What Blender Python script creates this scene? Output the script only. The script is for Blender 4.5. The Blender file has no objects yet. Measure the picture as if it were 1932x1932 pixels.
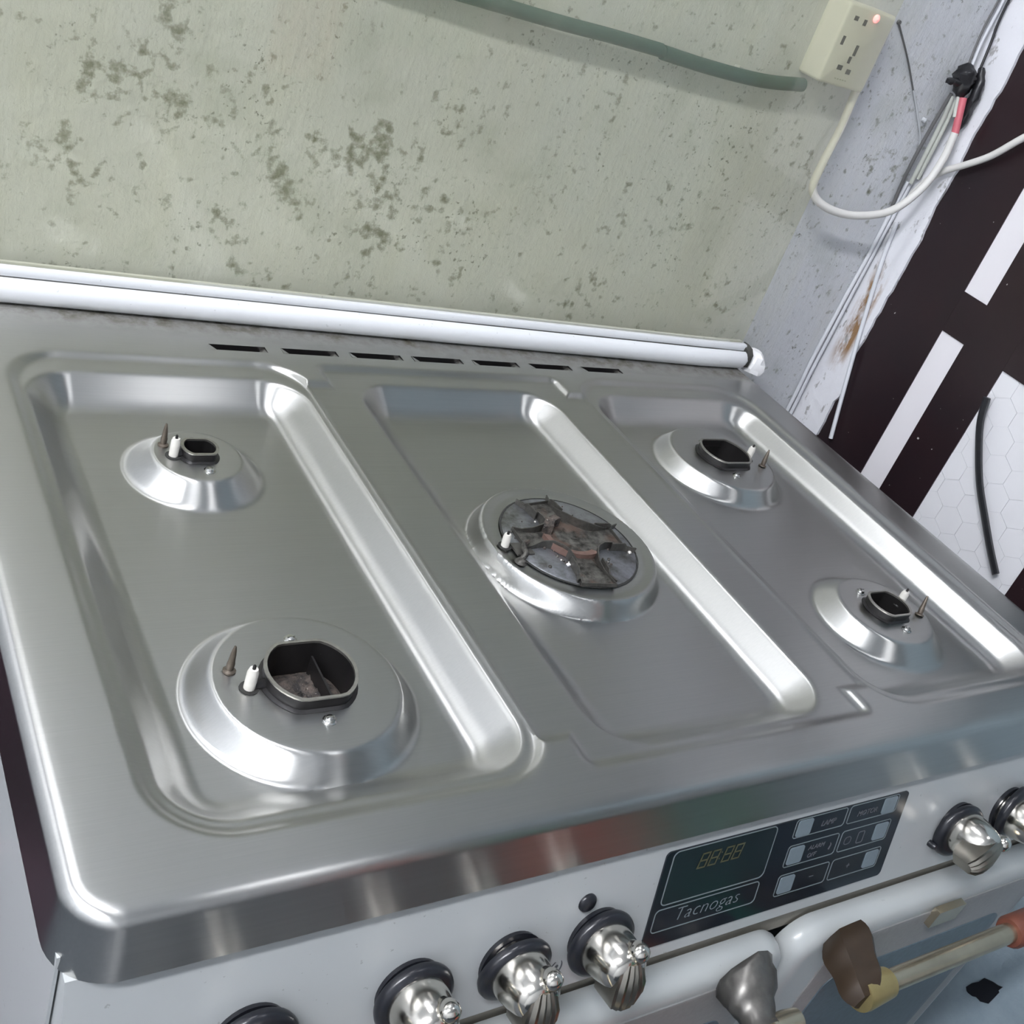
import bpy, bmesh, math, random
import numpy as np
from mathutils import Matrix, Vector
random.seed(7); np.random.seed(7)
scene = bpy.context.scene
COL = scene.collection
T = 0.9            # height of the hob's top face above the floor; all heights below are relative to it
# ------------------------------------------------------------------ camera
cam_d = bpy.data.cameras.new('camera'); cam = bpy.data.objects.new('camera', cam_d); COL.objects.link(cam)
cam_d.sensor_width = 36.0; cam_d.sensor_fit = 'HORIZONTAL'; cam_d.lens = 2087.73/1932*36
cam_d.clip_start = 0.02
pitch, yaw, roll = 0.5259, 0.6984, 0.3703
fwd = Vector((math.sin(yaw)*math.cos(pitch), math.cos(yaw)*math.cos(pitch), -math.sin(pitch)))
rt = fwd.cross(Vector((0,0,1))).normalized(); up = rt.cross(fwd)
r2 = rt*math.cos(roll)+up*math.sin(roll); u2 = up*math.cos(roll)-rt*math.sin(roll)
cam.matrix_world = Matrix(((r2.x,u2.x,-fwd.x,-0.5547),(r2.y,u2.y,-fwd.y,-0.6042),(r2.z,u2.z,-fwd.z,T+0.4574),(0,0,0,1)))
scene.camera = cam
# ------------------------------------------------------------------ world, view
w = bpy.data.worlds.new('world'); scene.world = w; w.use_nodes = True
w.node_tree.nodes['Background'].inputs[0].default_value = (0.75,0.82,0.9,1)
w.node_tree.nodes['Background'].inputs[1].default_value = 0.25
scene.view_settings.view_transform = 'Standard'; scene.view_settings.look = 'None'
scene.view_settings.gamma = 1; scene.view_settings.use_curve_mapping = False
scene.view_settings.exposure = 0.36
LAMP = 80.0
try: scene.cycles.use_denoising = True
except Exception: pass
scene.cycles.max_bounces = 12; scene.cycles.transparent_max_bounces = 16

# ------------------------------------------------------------------ materials
class NT:
    def __init__(s, name):
        s.m = bpy.data.materials.new(name); s.m.use_nodes = True
        s.t = s.m.node_tree; s.b = s.t.nodes['Principled BSDF']; s.out = s.t.nodes['Material Output']
    def n(s, typ, **kw):
        x = s.t.nodes.new(typ)
        for k, v in kw.items(): setattr(x, k, v)
        return x
    def l(s, a, b): s.t.links.new(a, b)
    def pos(s): return s.n('ShaderNodeNewGeometry').outputs['Position']
    def obj(s): return s.n('ShaderNodeTexCoord').outputs['Object']
    def noise(s, vec, scale, detail=6, rough=.6, out='Fac', dist=0):
        x = s.n('ShaderNodeTexNoise'); x.inputs['Scale'].default_value = scale; x.inputs['Detail'].default_value = detail
        x.inputs['Roughness'].default_value = rough; x.inputs['Distortion'].default_value = dist
        s.l(vec, x.inputs['Vector']); return x.outputs[out]
    def ramp(s, fac, stops):
        x = s.n('ShaderNodeValToRGB'); e = x.color_ramp.elements
        while len(e) < len(stops): e.new(.5)
        for i, (p, c) in enumerate(stops):
            e[i].position = p; e[i].color = (c, c, c, 1) if isinstance(c, (int, float)) else (*c, 1)
        s.l(fac, x.inputs[0]); return x.outputs[0]
    def math(s, op, a, b=None, c=None):
        x = s.n('ShaderNodeMath', operation=op)
        for i, v in enumerate((a, b, c)):
            if v is None: continue
            if isinstance(v, (int, float)): x.inputs[i].default_value = v
            else: s.l(v, x.inputs[i])
        return x.outputs[0]
    def mix(s, fac, a, b):
        x = s.n('ShaderNodeMix', data_type='RGBA')
        for sock, v in ((x.inputs[0], fac), (x.inputs[6], a), (x.inputs[7], b)):
            if isinstance(v, (int, float)): sock.default_value = v
            elif isinstance(v, tuple): sock.default_value = (*v, 1)
            else: s.l(v, sock)
        return x.outputs[2]
    def sep(s, vec):
        x = s.n('ShaderNodeSeparateXYZ'); s.l(vec, x.inputs[0]); return x.outputs
    def scale(s, vec, sc):
        x = s.n('ShaderNodeMapping'); x.inputs['Scale'].default_value = sc; s.l(vec, x.inputs[0]); return x.outputs[0]
    def maprange(s, v, a, b, c=0., d=1.):
        x = s.n('ShaderNodeMapRange'); x.clamp = True
        for i, k in enumerate((a, b, c, d)): x.inputs[i+1].default_value = k
        s.l(v, x.inputs[0]); return x.outputs[0]
    def bump(s, h, strength=.3, dist=.002):
        x = s.n('ShaderNodeBump'); x.inputs['Strength'].default_value = strength; x.inputs['Distance'].default_value = dist
        s.l(h, x.inputs['Height']); s.l(x.outputs[0], s.b.inputs['Normal'])
    def base(s, v):
        if isinstance(v, tuple): s.b.inputs['Base Color'].default_value = (*v, 1)
        else: s.l(v, s.b.inputs['Base Color'])
    def set(s, **kw):
        for k, v in kw.items():
            k = {'rough':'Roughness','metal':'Metallic','coat':'Coat Weight','spec':'Specular IOR Level','aniso':'Anisotropic'}[k]
            if isinstance(v, (int, float)): s.b.inputs[k].default_value = v
            else: s.l(v, s.b.inputs[k])

def simple(name, col, rough=.5, metal=0., var=.12, scale=60., coat=0.):
    """plain colour with slight grain"""
    a = NT(name); v = a.noise(a.obj(), scale, 5)
    lo = tuple(c*(1-var) for c in col); hi = tuple(min(1, c*(1+var)) for c in col)
    a.base(a.mix(v, lo, hi)); a.set(rough=rough, metal=metal, coat=coat); return a.m

def m_steel():
    a = NT('brushed_steel'); P = a.pos()
    v = a.noise(a.scale(P, (12, 900, 300)), 1, 4)
    big = a.noise(P, 9, 4)
    c = a.mix(v, (.44,.44,.425), (.51,.51,.49))
    # greasy dust along the back edge under the lid rail
    xyz = a.sep(P)
    y = a.math('SUBTRACT', xyz[1], a.math('MULTIPLY', a.math('SUBTRACT', .38, xyz[0]), .038))
    g0 = a.maprange(y, .245, .268)
    g1 = a.ramp(a.noise(P, 60, 8, .7), [(.42,0),(.6,1)])
    g2 = a.ramp(a.noise(P, 14, 3), [(.35,.55),(.6,1)])
    g = a.math('MULTIPLY', g0, a.math('MULTIPLY', a.math('ADD', a.math('MULTIPLY', g1, .5), .5), g2))
    c = a.mix(g, c, (.07,.062,.040))
    a.base(c); a.set(metal=a.math('SUBTRACT', 1., a.math('MULTIPLY', g, .95)))
    r = a.math('ADD', .29, a.math('MULTIPLY', big, .04))
    a.set(rough=a.math('ADD', r, a.math('MULTIPLY', g, .4)))
    a.set(aniso=.93)
    cx = a.n('ShaderNodeCombineXYZ'); cx.inputs[0].default_value = 0.; cx.inputs[1].default_value = .95; cx.inputs[2].default_value = .3
    a.l(cx.outputs[0], a.b.inputs['Tangent'])
    return a.m

def m_wall():
    a = NT('mouldy_plaster'); P = a.pos(); xyz = a.sep(P)
    x, z = xyz[0], xyz[2]
    c = a.mix(a.noise(P, 5, 5), (.56,.58,.605), (.68,.695,.72))
    c = a.mix(a.ramp(a.noise(a.scale(P,(6,6,1.5)), 4, 6), [(.45,0),(.7,.5)]), c, (.62,.63,.60))
    # mould: soft blotches with crumbly edges, thicker to the left
    left = a.maprange(x, .35, -.30, .0, 1.)
    reg = a.ramp(a.noise(P, 6.5, 3, .5), [(.40,0),(.62,1)])
    reg2 = a.ramp(a.noise(P, 19, 3, .5), [(.44,0),(.60,1)])
    bl = a.noise(P, 75, 7, .62)
    th = a.math('ADD', bl, a.math('MULTIPLY', a.math('MULTIPLY', reg, reg2), a.math('ADD', .06, a.math('MULTIPLY', left, .14))))
    m1 = a.ramp(th, [(.60,0),(.66,.5),(.76,1)])
    sp = a.ramp(a.noise(P, 190, 4, .6), [(.62,0),(.68,1)])
    m2 = a.math('MULTIPLY', sp, a.ramp(a.noise(P, 11, 3), [(.46,0),(.62,.8)]))
    c = a.mix(a.math('MULTIPLY', m1, .92), c, (.14,.145,.095))
    c = a.mix(m2, c, (.12,.125,.10))
    # damp grey-green clouds
    c = a.mix(a.ramp(a.noise(P, 13, 4), [(.55,0),(.75,.45)]), c, (.36,.40,.36))
    a.base(c); a.set(rough=.85)
    h = a.math('ADD', a.noise(P, 60, 8, .7), a.math('MULTIPLY', a.noise(a.scale(P,(1,1,.25)), 220, 3), .4))
    a.bump(h, .55, .004); return a.m

def m_wall_right():
    a = NT('flaking_white_paint'); P = a.pos(); z = a.sep(P)[2]; y = a.sep(P)[1]
    c = a.mix(a.noise(P, 9, 5), (.66,.67,.70), (.80,.80,.83))
    rust = a.math('MULTIPLY', a.ramp(a.noise(a.scale(P,(1,1,.35)), 55, 5), [(.44,0),(.56,1)]),
                  a.math('MULTIPLY', a.maprange(y, .293, .300), a.maprange(y, .326, .316)))
    zz = a.math('MULTIPLY', a.maprange(z, T-.01, T+.03), a.maprange(z, T+.16, T+.12))
    c = a.mix(a.math('MULTIPLY', rust, zz), c, (.26,.15,.07))
    dk = a.ramp(a.noise(a.scale(P,(1,1,.5)), 90, 5), [(.60,0),(.66,1)])
    c = a.mix(a.math('MULTIPLY', dk, .7), c, (.2,.19,.17))
    a.base(c); a.set(rough=.8); a.bump(a.noise(P, 80, 6), .5, .003); return a.m

def m_dark_wood():
    a = NT('dark_brown_gloss_paint'); P = a.pos()
    c = a.mix(a.noise(P, 7, 3), (.006,.005,.008), (.024,.009,.010))
    sp = a.ramp(a.noise(P, 150, 2, .4), [(.765,0),(.785,1)])
    c = a.mix(a.math('MULTIPLY', sp, .8), c, (.6,.58,.56))
    a.base(c); a.set(rough=.34); a.bump(a.noise(P, 40, 4), .12, .002); return a.m

def m_glass():
    a = NT('greasy_lid_glass'); a.t.nodes.remove(a.b); P = a.pos()
    tr = a.n('ShaderNodeBsdfTransparent'); gl = a.n('ShaderNodeBsdfGlossy'); df = a.n('ShaderNodeBsdfDiffuse')
    film = a.noise(P, 4, 5)
    a.l(a.mix(film, (.958,.955,.885), (.978,.975,.92)), tr.inputs[0])
    gl.inputs['Roughness'].default_value = .045; gl.inputs[0].default_value = (1,1,1,1)
    df.inputs[0].default_value = (.47,.475,.38,1)
    fr = a.n('ShaderNodeFresnel'); fr.inputs[0].default_value = 1.5
    m1 = a.n('ShaderNodeMixShader'); m2 = a.n('ShaderNodeMixShader')
    a.l(a.ramp(a.noise(a.scale(P,(1,1,.6)), 6, 6), [(.3,.05),(.8,.16)]), m1.inputs[0]); a.l(tr.outputs[0], m1.inputs[1]); a.l(df.outputs[0], m1.inputs[2])
    bf = a.n('ShaderNodeNewGeometry').outputs['Backfacing']      # reflection only where a ray enters the pane
    a.l(a.math('MULTIPLY', fr.outputs[0], a.math('SUBTRACT', 1., bf)), m2.inputs[0]); a.l(m1.outputs[0], m2.inputs[1]); a.l(gl.outputs[0], m2.inputs[2])
    a.l(m2.outputs[0], a.out.inputs[0]); return a.m

def m_white_enamel(name='white_enamel', col=(.42,.44,.44), dirt=.25):
    a = NT(name); P = a.pos()
    c = a.mix(a.noise(P, 6, 4), tuple(k*.93 for k in col), col)
    s = a.math('MULTIPLY', a.ramp(a.noise(P, 230, 2, .5), [(.72,0),(.75,1)]), dirt*2)
    c = a.mix(s, c, (.2,.2,.18)); a.base(c); a.set(rough=.32, coat=.15); return a.m

def m_plaster_blue():
    a = NT('blue_grey_plaster'); P = a.pos(); n = a.noise(P, 22, 7, .65)
    a.base(a.mix(n, (.17,.23,.27), (.33,.40,.44))); a.set(rough=.8); a.bump(a.noise(P, 90, 6), .5, .003); return a.m
def m_emit(name, col, st):
    a = NT(name); a.base((.9,.9,.9)); a.b.inputs['Emission Color'].default_value = (*col,1); a.b.inputs['Emission Strength'].default_value = st; return a.m

def m_soot():
    a = NT('sooty_rust'); P = a.pos()
    c = a.mix(a.ramp(a.noise(P, 150, 7, .7), [(.4,0),(.62,1)]), (.018,.016,.015), (.095,.075,.062))
    c = a.mix(a.ramp(a.noise(P, 420, 3), [(.66,0),(.72,1)]), c, (.35,.32,.28))
    a.base(c); a.set(rough=.8); a.bump(a.noise(P, 260, 5), .8, .002); return a.m

def m_spider():
    a = NT('burnt_steel'); P = a.pos()
    n = a.noise(P, 110, 7, .7)
    c = a.mix(a.ramp(n, [(.38,0),(.6,1)]), (.016,.015,.013), (.13,.125,.112))
    c = a.mix(a.ramp(a.noise(P, 45, 3), [(.5,0),(.64,.8)]), c, (.13,.085,.066))
    a.base(c); a.set(rough=.55, metal=.5); a.bump(n, .5, .0015); return a.m

def m_plate():
    a = NT('grimy_burner_plate'); P = a.pos()
    n = a.ramp(a.noise(P, 40, 7, .7), [(.42,0),(.68,1)])
    a.base(a.mix(n, (.30,.31,.33), (.075,.072,.06))); a.set(rough=.36, metal=.85); return a.m

STEEL = m_steel(); WALL = m_wall(); WALLR = m_wall_right(); WOOD = m_dark_wood(); GLASS = m_glass()
ENAMEL = m_white_enamel(); RAILM = m_white_enamel('white_rail_paint', (.72,.735,.75), .15)
DOORW = m_white_enamel('oven_door_enamel', (.41,.43,.425), .1)
BLACK = simple('black_plastic', (.012,.013,.017), .28, 0, .3)
BLACKM = simple('black_enamel', (.016,.015,.015), .35, .3, .4, 90)
RIM = simple('worn_rim', (.34,.33,.30), .35, .9, .35, 220)
CHROME = simple('scuffed_chrome', (.66,.63,.57), .16, 1., .16, 50)
CHROMED = simple('dull_chrome', (.30,.28,.24), .3, 1., .25, 60)
BRASSY = simple('tarnished_brass', (.44,.39,.29), .27, .9, .3, 60)
DBROWN = simple('brown_handle', (.030,.018,.009), .5, .1, .35, 40)
DGREYM = simple('pitted_handle_bracket', (.13,.125,.115), .38, .7, .5, 110)
CERAMIC = simple('ceramic', (.60,.58,.53), .4, 0, .15, 200)
BURNT = simple('burnt_rim', (.115,.11,.10), .42, .75, .6, 260); SOOT = m_soot(); SPIDER = m_spider(); PLATE = m_plate()
SCREWM = simple('screw_steel', (.5,.5,.48), .22, 1., .3, 300)
PANELB = simple('black_display_glass', (.008,.012,.018), .22, 0, .3, 20)
SCREENM = simple('display_screen', (.012,.02,.024), .22, 0, .3, 20)
PRINT = simple('grey_print', (.165,.195,.205), .5, 0, .1)
PRINTD = simple('faint_grey_print', (.075,.08,.09), .5, 0, .1)
DIGIT = simple('dim_digit', (.075,.075,.036), .5, 0, .1)
BTN = simple('grey_button', (.165,.205,.23), .45, 0, .12, 300)
CABLEW = simple('white_cable_sheath', (.66,.65,.62), .5, 0, .1, 30)
CABLEG = simple('painted_cable', (.66,.68,.71), .6, 0, .1, 40)
CABLEP = simple('pale_green_cable', (.52,.54,.49), .55, 0, .15, 40)
TAPE = simple('black_tape', (.012,.012,.014), .3, 0, .4, 120)
REDS = simple('pink_sleeve', (.55,.13,.16), .5, 0, .2, 60)
WIRED = simple('grey_wire', (.12,.12,.12), .5, 0, .2)
WIREL = simple('painted_wire', (.55,.57,.59), .6, 0, .1)
HOSEM = simple('dark_green_hose', (.035,.085,.08), .5, 0, .2, 30)
SOCK = simple('cream_socket_plastic', (.64,.635,.58), .4, 0, .05)
HOLE = simple('dark_hole', (.02,.02,.018), .8, 0, .2)
LED = m_emit('red_neon', (1.,.10,.14), 1.6)
WHITEP = simple('white_panel', (.74,.72,.74), .5, 0, .05, 8)
TILEM = simple('white_hexagon_tile', (.73,.73,.75), .5, 0, .04, 20)
GROUT = simple('tile_joint', (.665,.665,.685), .7, 0, .06, 40)
RUBBER = simple('black_rubber', (.022,.023,.026), .45, 0, .5, 200)
GREYBAND = simple('grey_door_metal', (.27,.27,.265), .42, .3, .14, 240)
BLUEIN = simple('blue_grey_enamel', (.075,.105,.125), .4, 0, .35, 160)
BEIGE = simple('beige_strip', (.36,.36,.32), .5, 0, .12, 60)
GAPM = simple('shaded_gap', (.24,.225,.19), .7, 0, .25, 50)  # beige stands in for the shade in the gap under the panel
PLASTER = simple('white_plaster', (.80,.80,.80), .85, 0, .12, 90)
GUNK = simple('black_gunk', (.035,.035,.03), .7, 0, .5, 160)
ROOMW = simple('room_paint', (.72,.74,.76), .8, 0, .05, 4)
FLOORM = simple('floor_concrete', (.07,.082,.095), .6, 0, .2, 12)
BLUEW = m_plaster_blue()
REDC = simple('red_cloth', (.70,.14,.07), .8, 0, .15)
GREENC = simple('green_cloth', (.07,.38,.24), .8, 0, .15)

# ------------------------------------------------------------------ mesh helpers
ROOT = {}
def tag(o, label, cat, group=None):
    o['label'] = label; o['category'] = cat
    if group: o['group'] = group
    return o
def empty(name, loc):
    o = bpy.data.objects.new(name, None); o.empty_display_size = .05
    o.location = (loc[0], loc[1], loc[2]+T); COL.objects.link(o); ROOT[o.name] = Vector(loc); return o

def spline(pts, sub=6):
    P = [Vector(p) for p in pts]
    if len(P) < 3 or sub < 2: return P
    Q = [P[0]*2-P[1]] + P + [P[-1]*2-P[-2]]; out = []
    for i in range(1, len(Q)-2):
        a, b, c, d = Q[i-1:i+3]
        for k in range(sub):
            t = k/sub
            out.append(.5*((2*b)+(c-a)*t+(2*a-5*b+4*c-d)*t*t+(3*b-a-3*c+d)*t**3))
    out.append(P[-1]); return out

def rr(x0, x1, y0, y1, r, k=6):
    """rounded rectangle, counter-clockwise, 4*(k+1) points"""
    r = max(1e-5, min(r, (x1-x0)/2-1e-6, (y1-y0)/2-1e-6)); out = []
    for cx, cy, a in ((x1-r,y0+r,-90),(x1-r,y1-r,0),(x0+r,y1-r,90),(x0+r,y0+r,180)):
        for i in range(k+1):
            t = math.radians(a+90*i/k); out.append((cx+r*math.cos(t), cy+r*math.sin(t)))
    return out

class MB:
    def __init__(s): s.v = []; s.f = []
    def add(s, v, f, M=None):
        b = len(s.v)
        s.v += [(M @ Vector(p)) if M else Vector(p) for p in v]; s.f += [tuple(i+b for i in q) for q in f]; return s
    def box(s, lo, hi, M=None):
        x0,y0,z0 = lo; x1,y1,z1 = hi
        return s.add([(x0,y0,z0),(x1,y0,z0),(x1,y1,z0),(x0,y1,z0),(x0,y0,z1),(x1,y0,z1),(x1,y1,z1),(x0,y1,z1)],
              [(3,2,1,0),(4,5,6,7),(0,1,5,4),(1,2,6,5),(2,3,7,6),(3,0,4,7)], M)
    def loops(s, loops, cap0=True, cap1=True, M=None):
        """bridge a list of equal-length closed 3-D loops"""
        n = len(loops[0]); v = [p for L in loops for p in L]; f = []
        for j in range(len(loops)-1):
            for i in range(n):
                a, b = j*n+i, j*n+(i+1) % n
                f.append((a, b, b+n, a+n))
        if cap0: f.append(tuple(reversed(range(n))))
        if cap1: f.append(tuple(range((len(loops)-1)*n, len(loops)*n)))
        return s.add(v, f, M)
    def lathe(s, prof, n=24, M=None, cap0=True, cap1=True):
        return s.loops([[(r*math.cos(2*math.pi*i/n), r*math.sin(2*math.pi*i/n), z) for i in range(n)] for r, z in prof], cap0, cap1, M)
    def prism(s, poly, z0, z1, M=None, bev=0.):
        if bev <= 0: return s.loops([[(x,y,z0) for x,y in poly],[(x,y,z1) for x,y in poly]], True, True, M)
        cx = sum(p[0] for p in poly)/len(poly); cy = sum(p[1] for p in poly)/len(poly)
        R = max(math.hypot(p[0]-cx,p[1]-cy) for p in poly); k = 1-bev/R
        return s.loops([[(x,y,z0) for x,y in poly],[(x,y,z1-bev) for x,y in poly],[(cx+(x-cx)*k,cy+(y-cy)*k,z1) for x,y in poly]], True, True, M)
    def tube(s, pts, r, n=8, sub=5, flat=1., M=None, jit=0.):
        P = spline(pts, sub); m = len(P)
        rad = r if callable(r) else (lambda t: r)
        tan = [(P[min(i+1,m-1)]-P[max(i-1,0)]).normalized() for i in range(m)]
        u = tan[0].orthogonal().normalized(); L = []
        for i in range(m):
            u = (u-tan[i]*u.dot(tan[i])).normalized(); q = tan[i].cross(u); R = rad(i/(m-1))
            L.append([P[i]+(u*math.cos(2*math.pi*k/n)*R+q*math.sin(2*math.pi*k/n)*R*flat)*(1+jit*(random.random()-.5)) for k in range(n)])
        return s.loops(L, True, True, M)
    def ring(s, A, B, z, M=None):
        n = len(A); f = [(i,(i+1)%n,(i+1)%n+n,i+n) for i in range(n)]
        return s.add([(x,y,z) for x,y in A]+[(x,y,z) for x,y in B], f, M)
    def build(s, name, mat, parent=None, smooth=35):
        me = bpy.data.meshes.new(name)
        if parent is None:
            lo = Vector((min(p.x for p in s.v),min(p.y for p in s.v),min(p.z for p in s.v)))
            hi = Vector((max(p.x for p in s.v),max(p.y for p in s.v),max(p.z for p in s.v)))
            org = Vector(((lo.x+hi.x)/2,(lo.y+hi.y)/2,lo.z))
        else: org = ROOT[parent.name]
        me.from_pydata([tuple(p-org) for p in s.v], [], s.f); me.materials.append(mat)
        bm = bmesh.new(); bm.from_mesh(me); bmesh.ops.recalc_face_normals(bm, faces=bm.faces); bm.to_mesh(me); bm.free()
        if smooth:
            me.polygons.foreach_set('use_smooth', [True]*len(me.polygons)); me.set_sharp_from_angle(angle=math.radians(smooth))
        o = bpy.data.objects.new(name, me); COL.objects.link(o); ROOT[o.name] = org
        if parent is None: o.location = org+Vector((0,0,T))
        else: o.parent = parent
        return o

def fr(o, zdir, xdir=None):
    """frame at o whose local z is zdir"""
    z = Vector(zdir).normalized(); x = Vector(xdir) if xdir else z.orthogonal()
    x = (x-z*x.dot(z)).normalized(); y = z.cross(x)
    return Matrix(((x.x,y.x,z.x,o[0]),(x.y,y.y,z.y,o[1]),(x.z,y.z,z.z,o[2]),(0,0,0,1)))
def text(body, size, M, mat, name, parent, shear=.2, depth=.0002, spacing=1., bold=0.):
    cu = bpy.data.curves.new(name, 'FONT'); cu.body = body; cu.size = size; cu.shear = shear; cu.extrude = depth
    cu.align_x = 'LEFT'; cu.align_y = 'BOTTOM_BASELINE'; cu.space_character = spacing; cu.resolution_u = 3; cu.offset = bold
    tmp = bpy.data.objects.new('t', cu); COL.objects.link(tmp)
    bpy.context.view_layer.update()
    me = bpy.data.meshes.new_from_object(tmp.evaluated_get(bpy.context.evaluated_depsgraph_get()))
    bpy.data.objects.remove(tmp); bpy.data.curves.remove(cu)
    b = MB(); b.add([v.co.copy() for v in me.vertices], [tuple(p.vertices) for p in me.polygons], M); bpy.data.meshes.remove(me)
    return b.build(name, mat, parent, 0)

# ------------------------------------------------------------------ room
def struct(o): o['kind'] = 'structure'; return o
XR, YB = .65, .335
struct(MB().box((-2.6,-2.4,-T-.1),(2.2,.435,-T)).build('floor', FLOORM, None, 0))
struct(MB().box((-2.6,-2.4,1.78),(2.2,.435,1.88)).build('ceiling', ROOMW, None, 0))
struct(MB().box((-2.7,YB,-T),(2.2,YB+.1,1.78)).build('wall_back', WALL, None, 0))
struct(MB().box((-2.7,-2.4,-T),(-2.6,YB,1.78)).build('wall_left', ROOMW, None, 0))
struct(MB().box((-2.6,-2.5,-T),(2.2,-2.4,1.78)).build('wall_front', ROOMW, None, 0))
struct(MB().box((2.2,-2.5,-T),(2.3,.435,1.78)).build('wall_far_right', ROOMW, None, 0))
# plaster strip of the right wall, its painted edge ragged
b = MB(); poly = []
zz = np.linspace(-T, 1.78, 260)
for z in zz:
    j = (random.random()-.5)*.0035 + (.004*math.sin(z*37)+.003*math.sin(z*90) if z < .1 else .001*math.sin(z*60))
    poly.append((.283+j, z))
poly = [(YB, -T)] + poly[::1] + [(YB, 1.78)]
Mx = Matrix(((0,0,1,0),(1,0,0,0),(0,1,0,0),(0,0,0,1)))     # (a,b,c) -> x=c, y=a, z=b
b.prism([(a,z) for a,z in poly], XR, XR+.1, Mx)
struct(b.build('wall_right', WALLR, None, 0))
struct(MB().box((XR,-.75,-T),(XR+.1,-.145,1.78)).build('wall_right', BLUEW, None, 0))

# dark door with inlaid white panels in the right wall
door = empty('door_1', (XR+.03, -.05, -T)); struct(door)
ZR = [(-.62,-.21),(-.157,.118),(.171,.46),(.513,.80)]       # rows of panels
YC = [(.154,.191),(-.064,.092)]
def board(name, y0, y1, z0, z1, x=XR+.004):
    return MB().box((x,y0,z0),(x+.036,y1,z1)).build(name, WOOD, door, 0)
board('stile', .191,.292, -T, 1.1); board('stile', .092,.154,-T,1.1); board('stile', -.144,-.064,-T,1.1)
zr = [-T]+[q for r in ZR for q in r]+[1.1]
for i in range(0, len(zr), 2):
    for (y0,y1) in YC: board('rail', y0, y1, zr[i], zr[i+1], XR+.0042)
for (z0,z1) in ZR:
    MB().box((XR+.0055,.153,z0-.001),(XR+.02,.192,z1+.001)).build('panel', WHITEP, door, 0)
for (z0,z1) in (ZR[0],ZR[2],ZR[3]):
    MB().box((XR+.0055,-.065,z0-.001),(XR+.02,.093,z1+.001)).build('panel', WHITEP, door, 0)
z0,z1 = ZR[1]
MB().box((XR+.0066,-.066,z0-.001),(XR+.02,.094,z1+.001)).build('panel', GROUT, door, 0)
# hexagon tiles, cut to the panel outline
def clip(poly, lim):
    for ax, val, sg in lim:
        out = []
        for i in range(len(poly)):
            p, q = poly[i], poly[(i+1)%len(poly)]
            ip, iq = sg*(p[ax]-val) <= 0, sg*(q[ax]-val) <= 0
            if ip: out.append(p)
            if ip != iq:
                t = (val-p[ax])/(q[ax]-p[ax]); out.append((p[0]+t*(q[0]-p[0]), p[1]+t*(q[1]-p[1])))
        poly = out
        if len(poly) < 3: return []
    return poly
hs = .0195; dy = hs*math.sqrt(3); dz = hs*1.5
for r in range(-1, 14):
    for c in range(-2, 8):
        cy = -.07 + c*dy + (dy/2 if r % 2 else 0); cz = z0 + r*dz
        g = hs-.0002
        P = [(cy+g*math.cos(math.radians(30+60*k)), cz+g*math.sin(math.radians(30+60*k))) for k in range(6)]
        P = clip(P, [(0,.092,1),(0,-.064,-1),(1,z1,1),(1,z0,-1)])
        if len(P) >= 3:
            x = XR+.0055+random.random()*.0004
            MB().prism(P, XR+.012, x, Mx, ).build('tile', TILEM, door, 0)

# ------------------------------------------------------------------ main lamp, added lamps, and added things for the steel and glass to mirror
def lamp(x0,x1,y,st,label):
    l = empty('ceiling_light', ((x0+x1)/2,y,1.72))
    MB().box((x0-.02,y-.09,1.745),(x1+.02,y+.09,1.78)).build('housing', ROOMW, l, 0)
    MB().box((x0,y-.08,1.738),(x1,y+.08,1.745)).build('diffuser', m_emit('lamp_diffuser',(.955,.965,1.02),st), l, 0)
    return tag(l, label, 'ceiling light')
lamp(-2.45,-1.0,-.8,LAMP*1.08,'long white ceiling light that lights the room from the front left')
lamp(-.62,-.24,.10,LAMP*.5,'added short white ceiling light right above the cooker, close to the back wall')  # added lamp, brightens the right pan wall and burner cones
lamp(.22,.46,-.8,LAMP*.22,'added short white ceiling light above the right front of the cooker')  # added weak lamp for the narrow streaks on the right burners
tag(MB().loops([[(x,y,-T) for x,y in rr(-.78,-.475,.0,.32,.03)],[(x,y,-.30) for x,y in rr(-.80,-.462,-.02,.325,.03)],[(x,y,-.30) for x,y in rr(-.79,-.472,-.01,.315,.03)],[(x,y,-T+.01) for x,y in rr(-.77,-.485,.01,.31,.03)]]).build('added_crate', simple('purple_plastic',(.09,.04,.06),.5), None, 40),'added dark purple open crate on the floor left of the cooker, for the steel to mirror','crate')  # added out of view to darken the reflection in the left flange
def bin_(x0,x1,h,mt,label):  # added unseen bins that colour the reflections in the front flange
    L=[]
    for z,e in ((-T,.02),(-T+h,0.),(-T+h,-.006),(-T+h-.02,-.006),(-T+h-.02,.004),(-T+h,.010),(-T+.01,.03)):
        L.append([(x,y,z) for x,y in rr(x0+e,x1-e,-1.12+e,-.84-e,.03)])
    tag(MB().loops(L).build('added_bin', mt, None, 40), label, 'storage bin', 'added plastic bins on the floor in front of the cooker, for the steel to mirror')
bin_(.44,.60,.25,REDC,'added red plastic bin standing on the floor in front of the cooker')
bin_(.62,.90,.25,GREENC,'added green plastic bin standing on the floor between red and navy ones')
bin_(1.06,1.26,.25,simple('navy_plastic',(.02,.025,.07),.5),'added navy plastic bin standing on the floor right of the green one')
cb = empty('added_cupboard', (.4,-2.15,-T)); tag(cb,'added row of dark blue-grey cupboards behind the camera, for the steel to mirror','added_cupboard')  # added unseen row that darkens what the front flange mirrors
CUPM = simple('cupboard_paint',(.05,.062,.075),.5)
MB().box((-1.2,-2.398,-T),(2.1,-2.0,-.42)).build('cupboard_body', CUPM, cb, 0)
for k in range(6): MB().box((-1.19+k*.55,-2.0,-.86),(-.66+k*.55,-1.982,-.44)).build('cupboard_door', CUPM, cb, 0)
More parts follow.
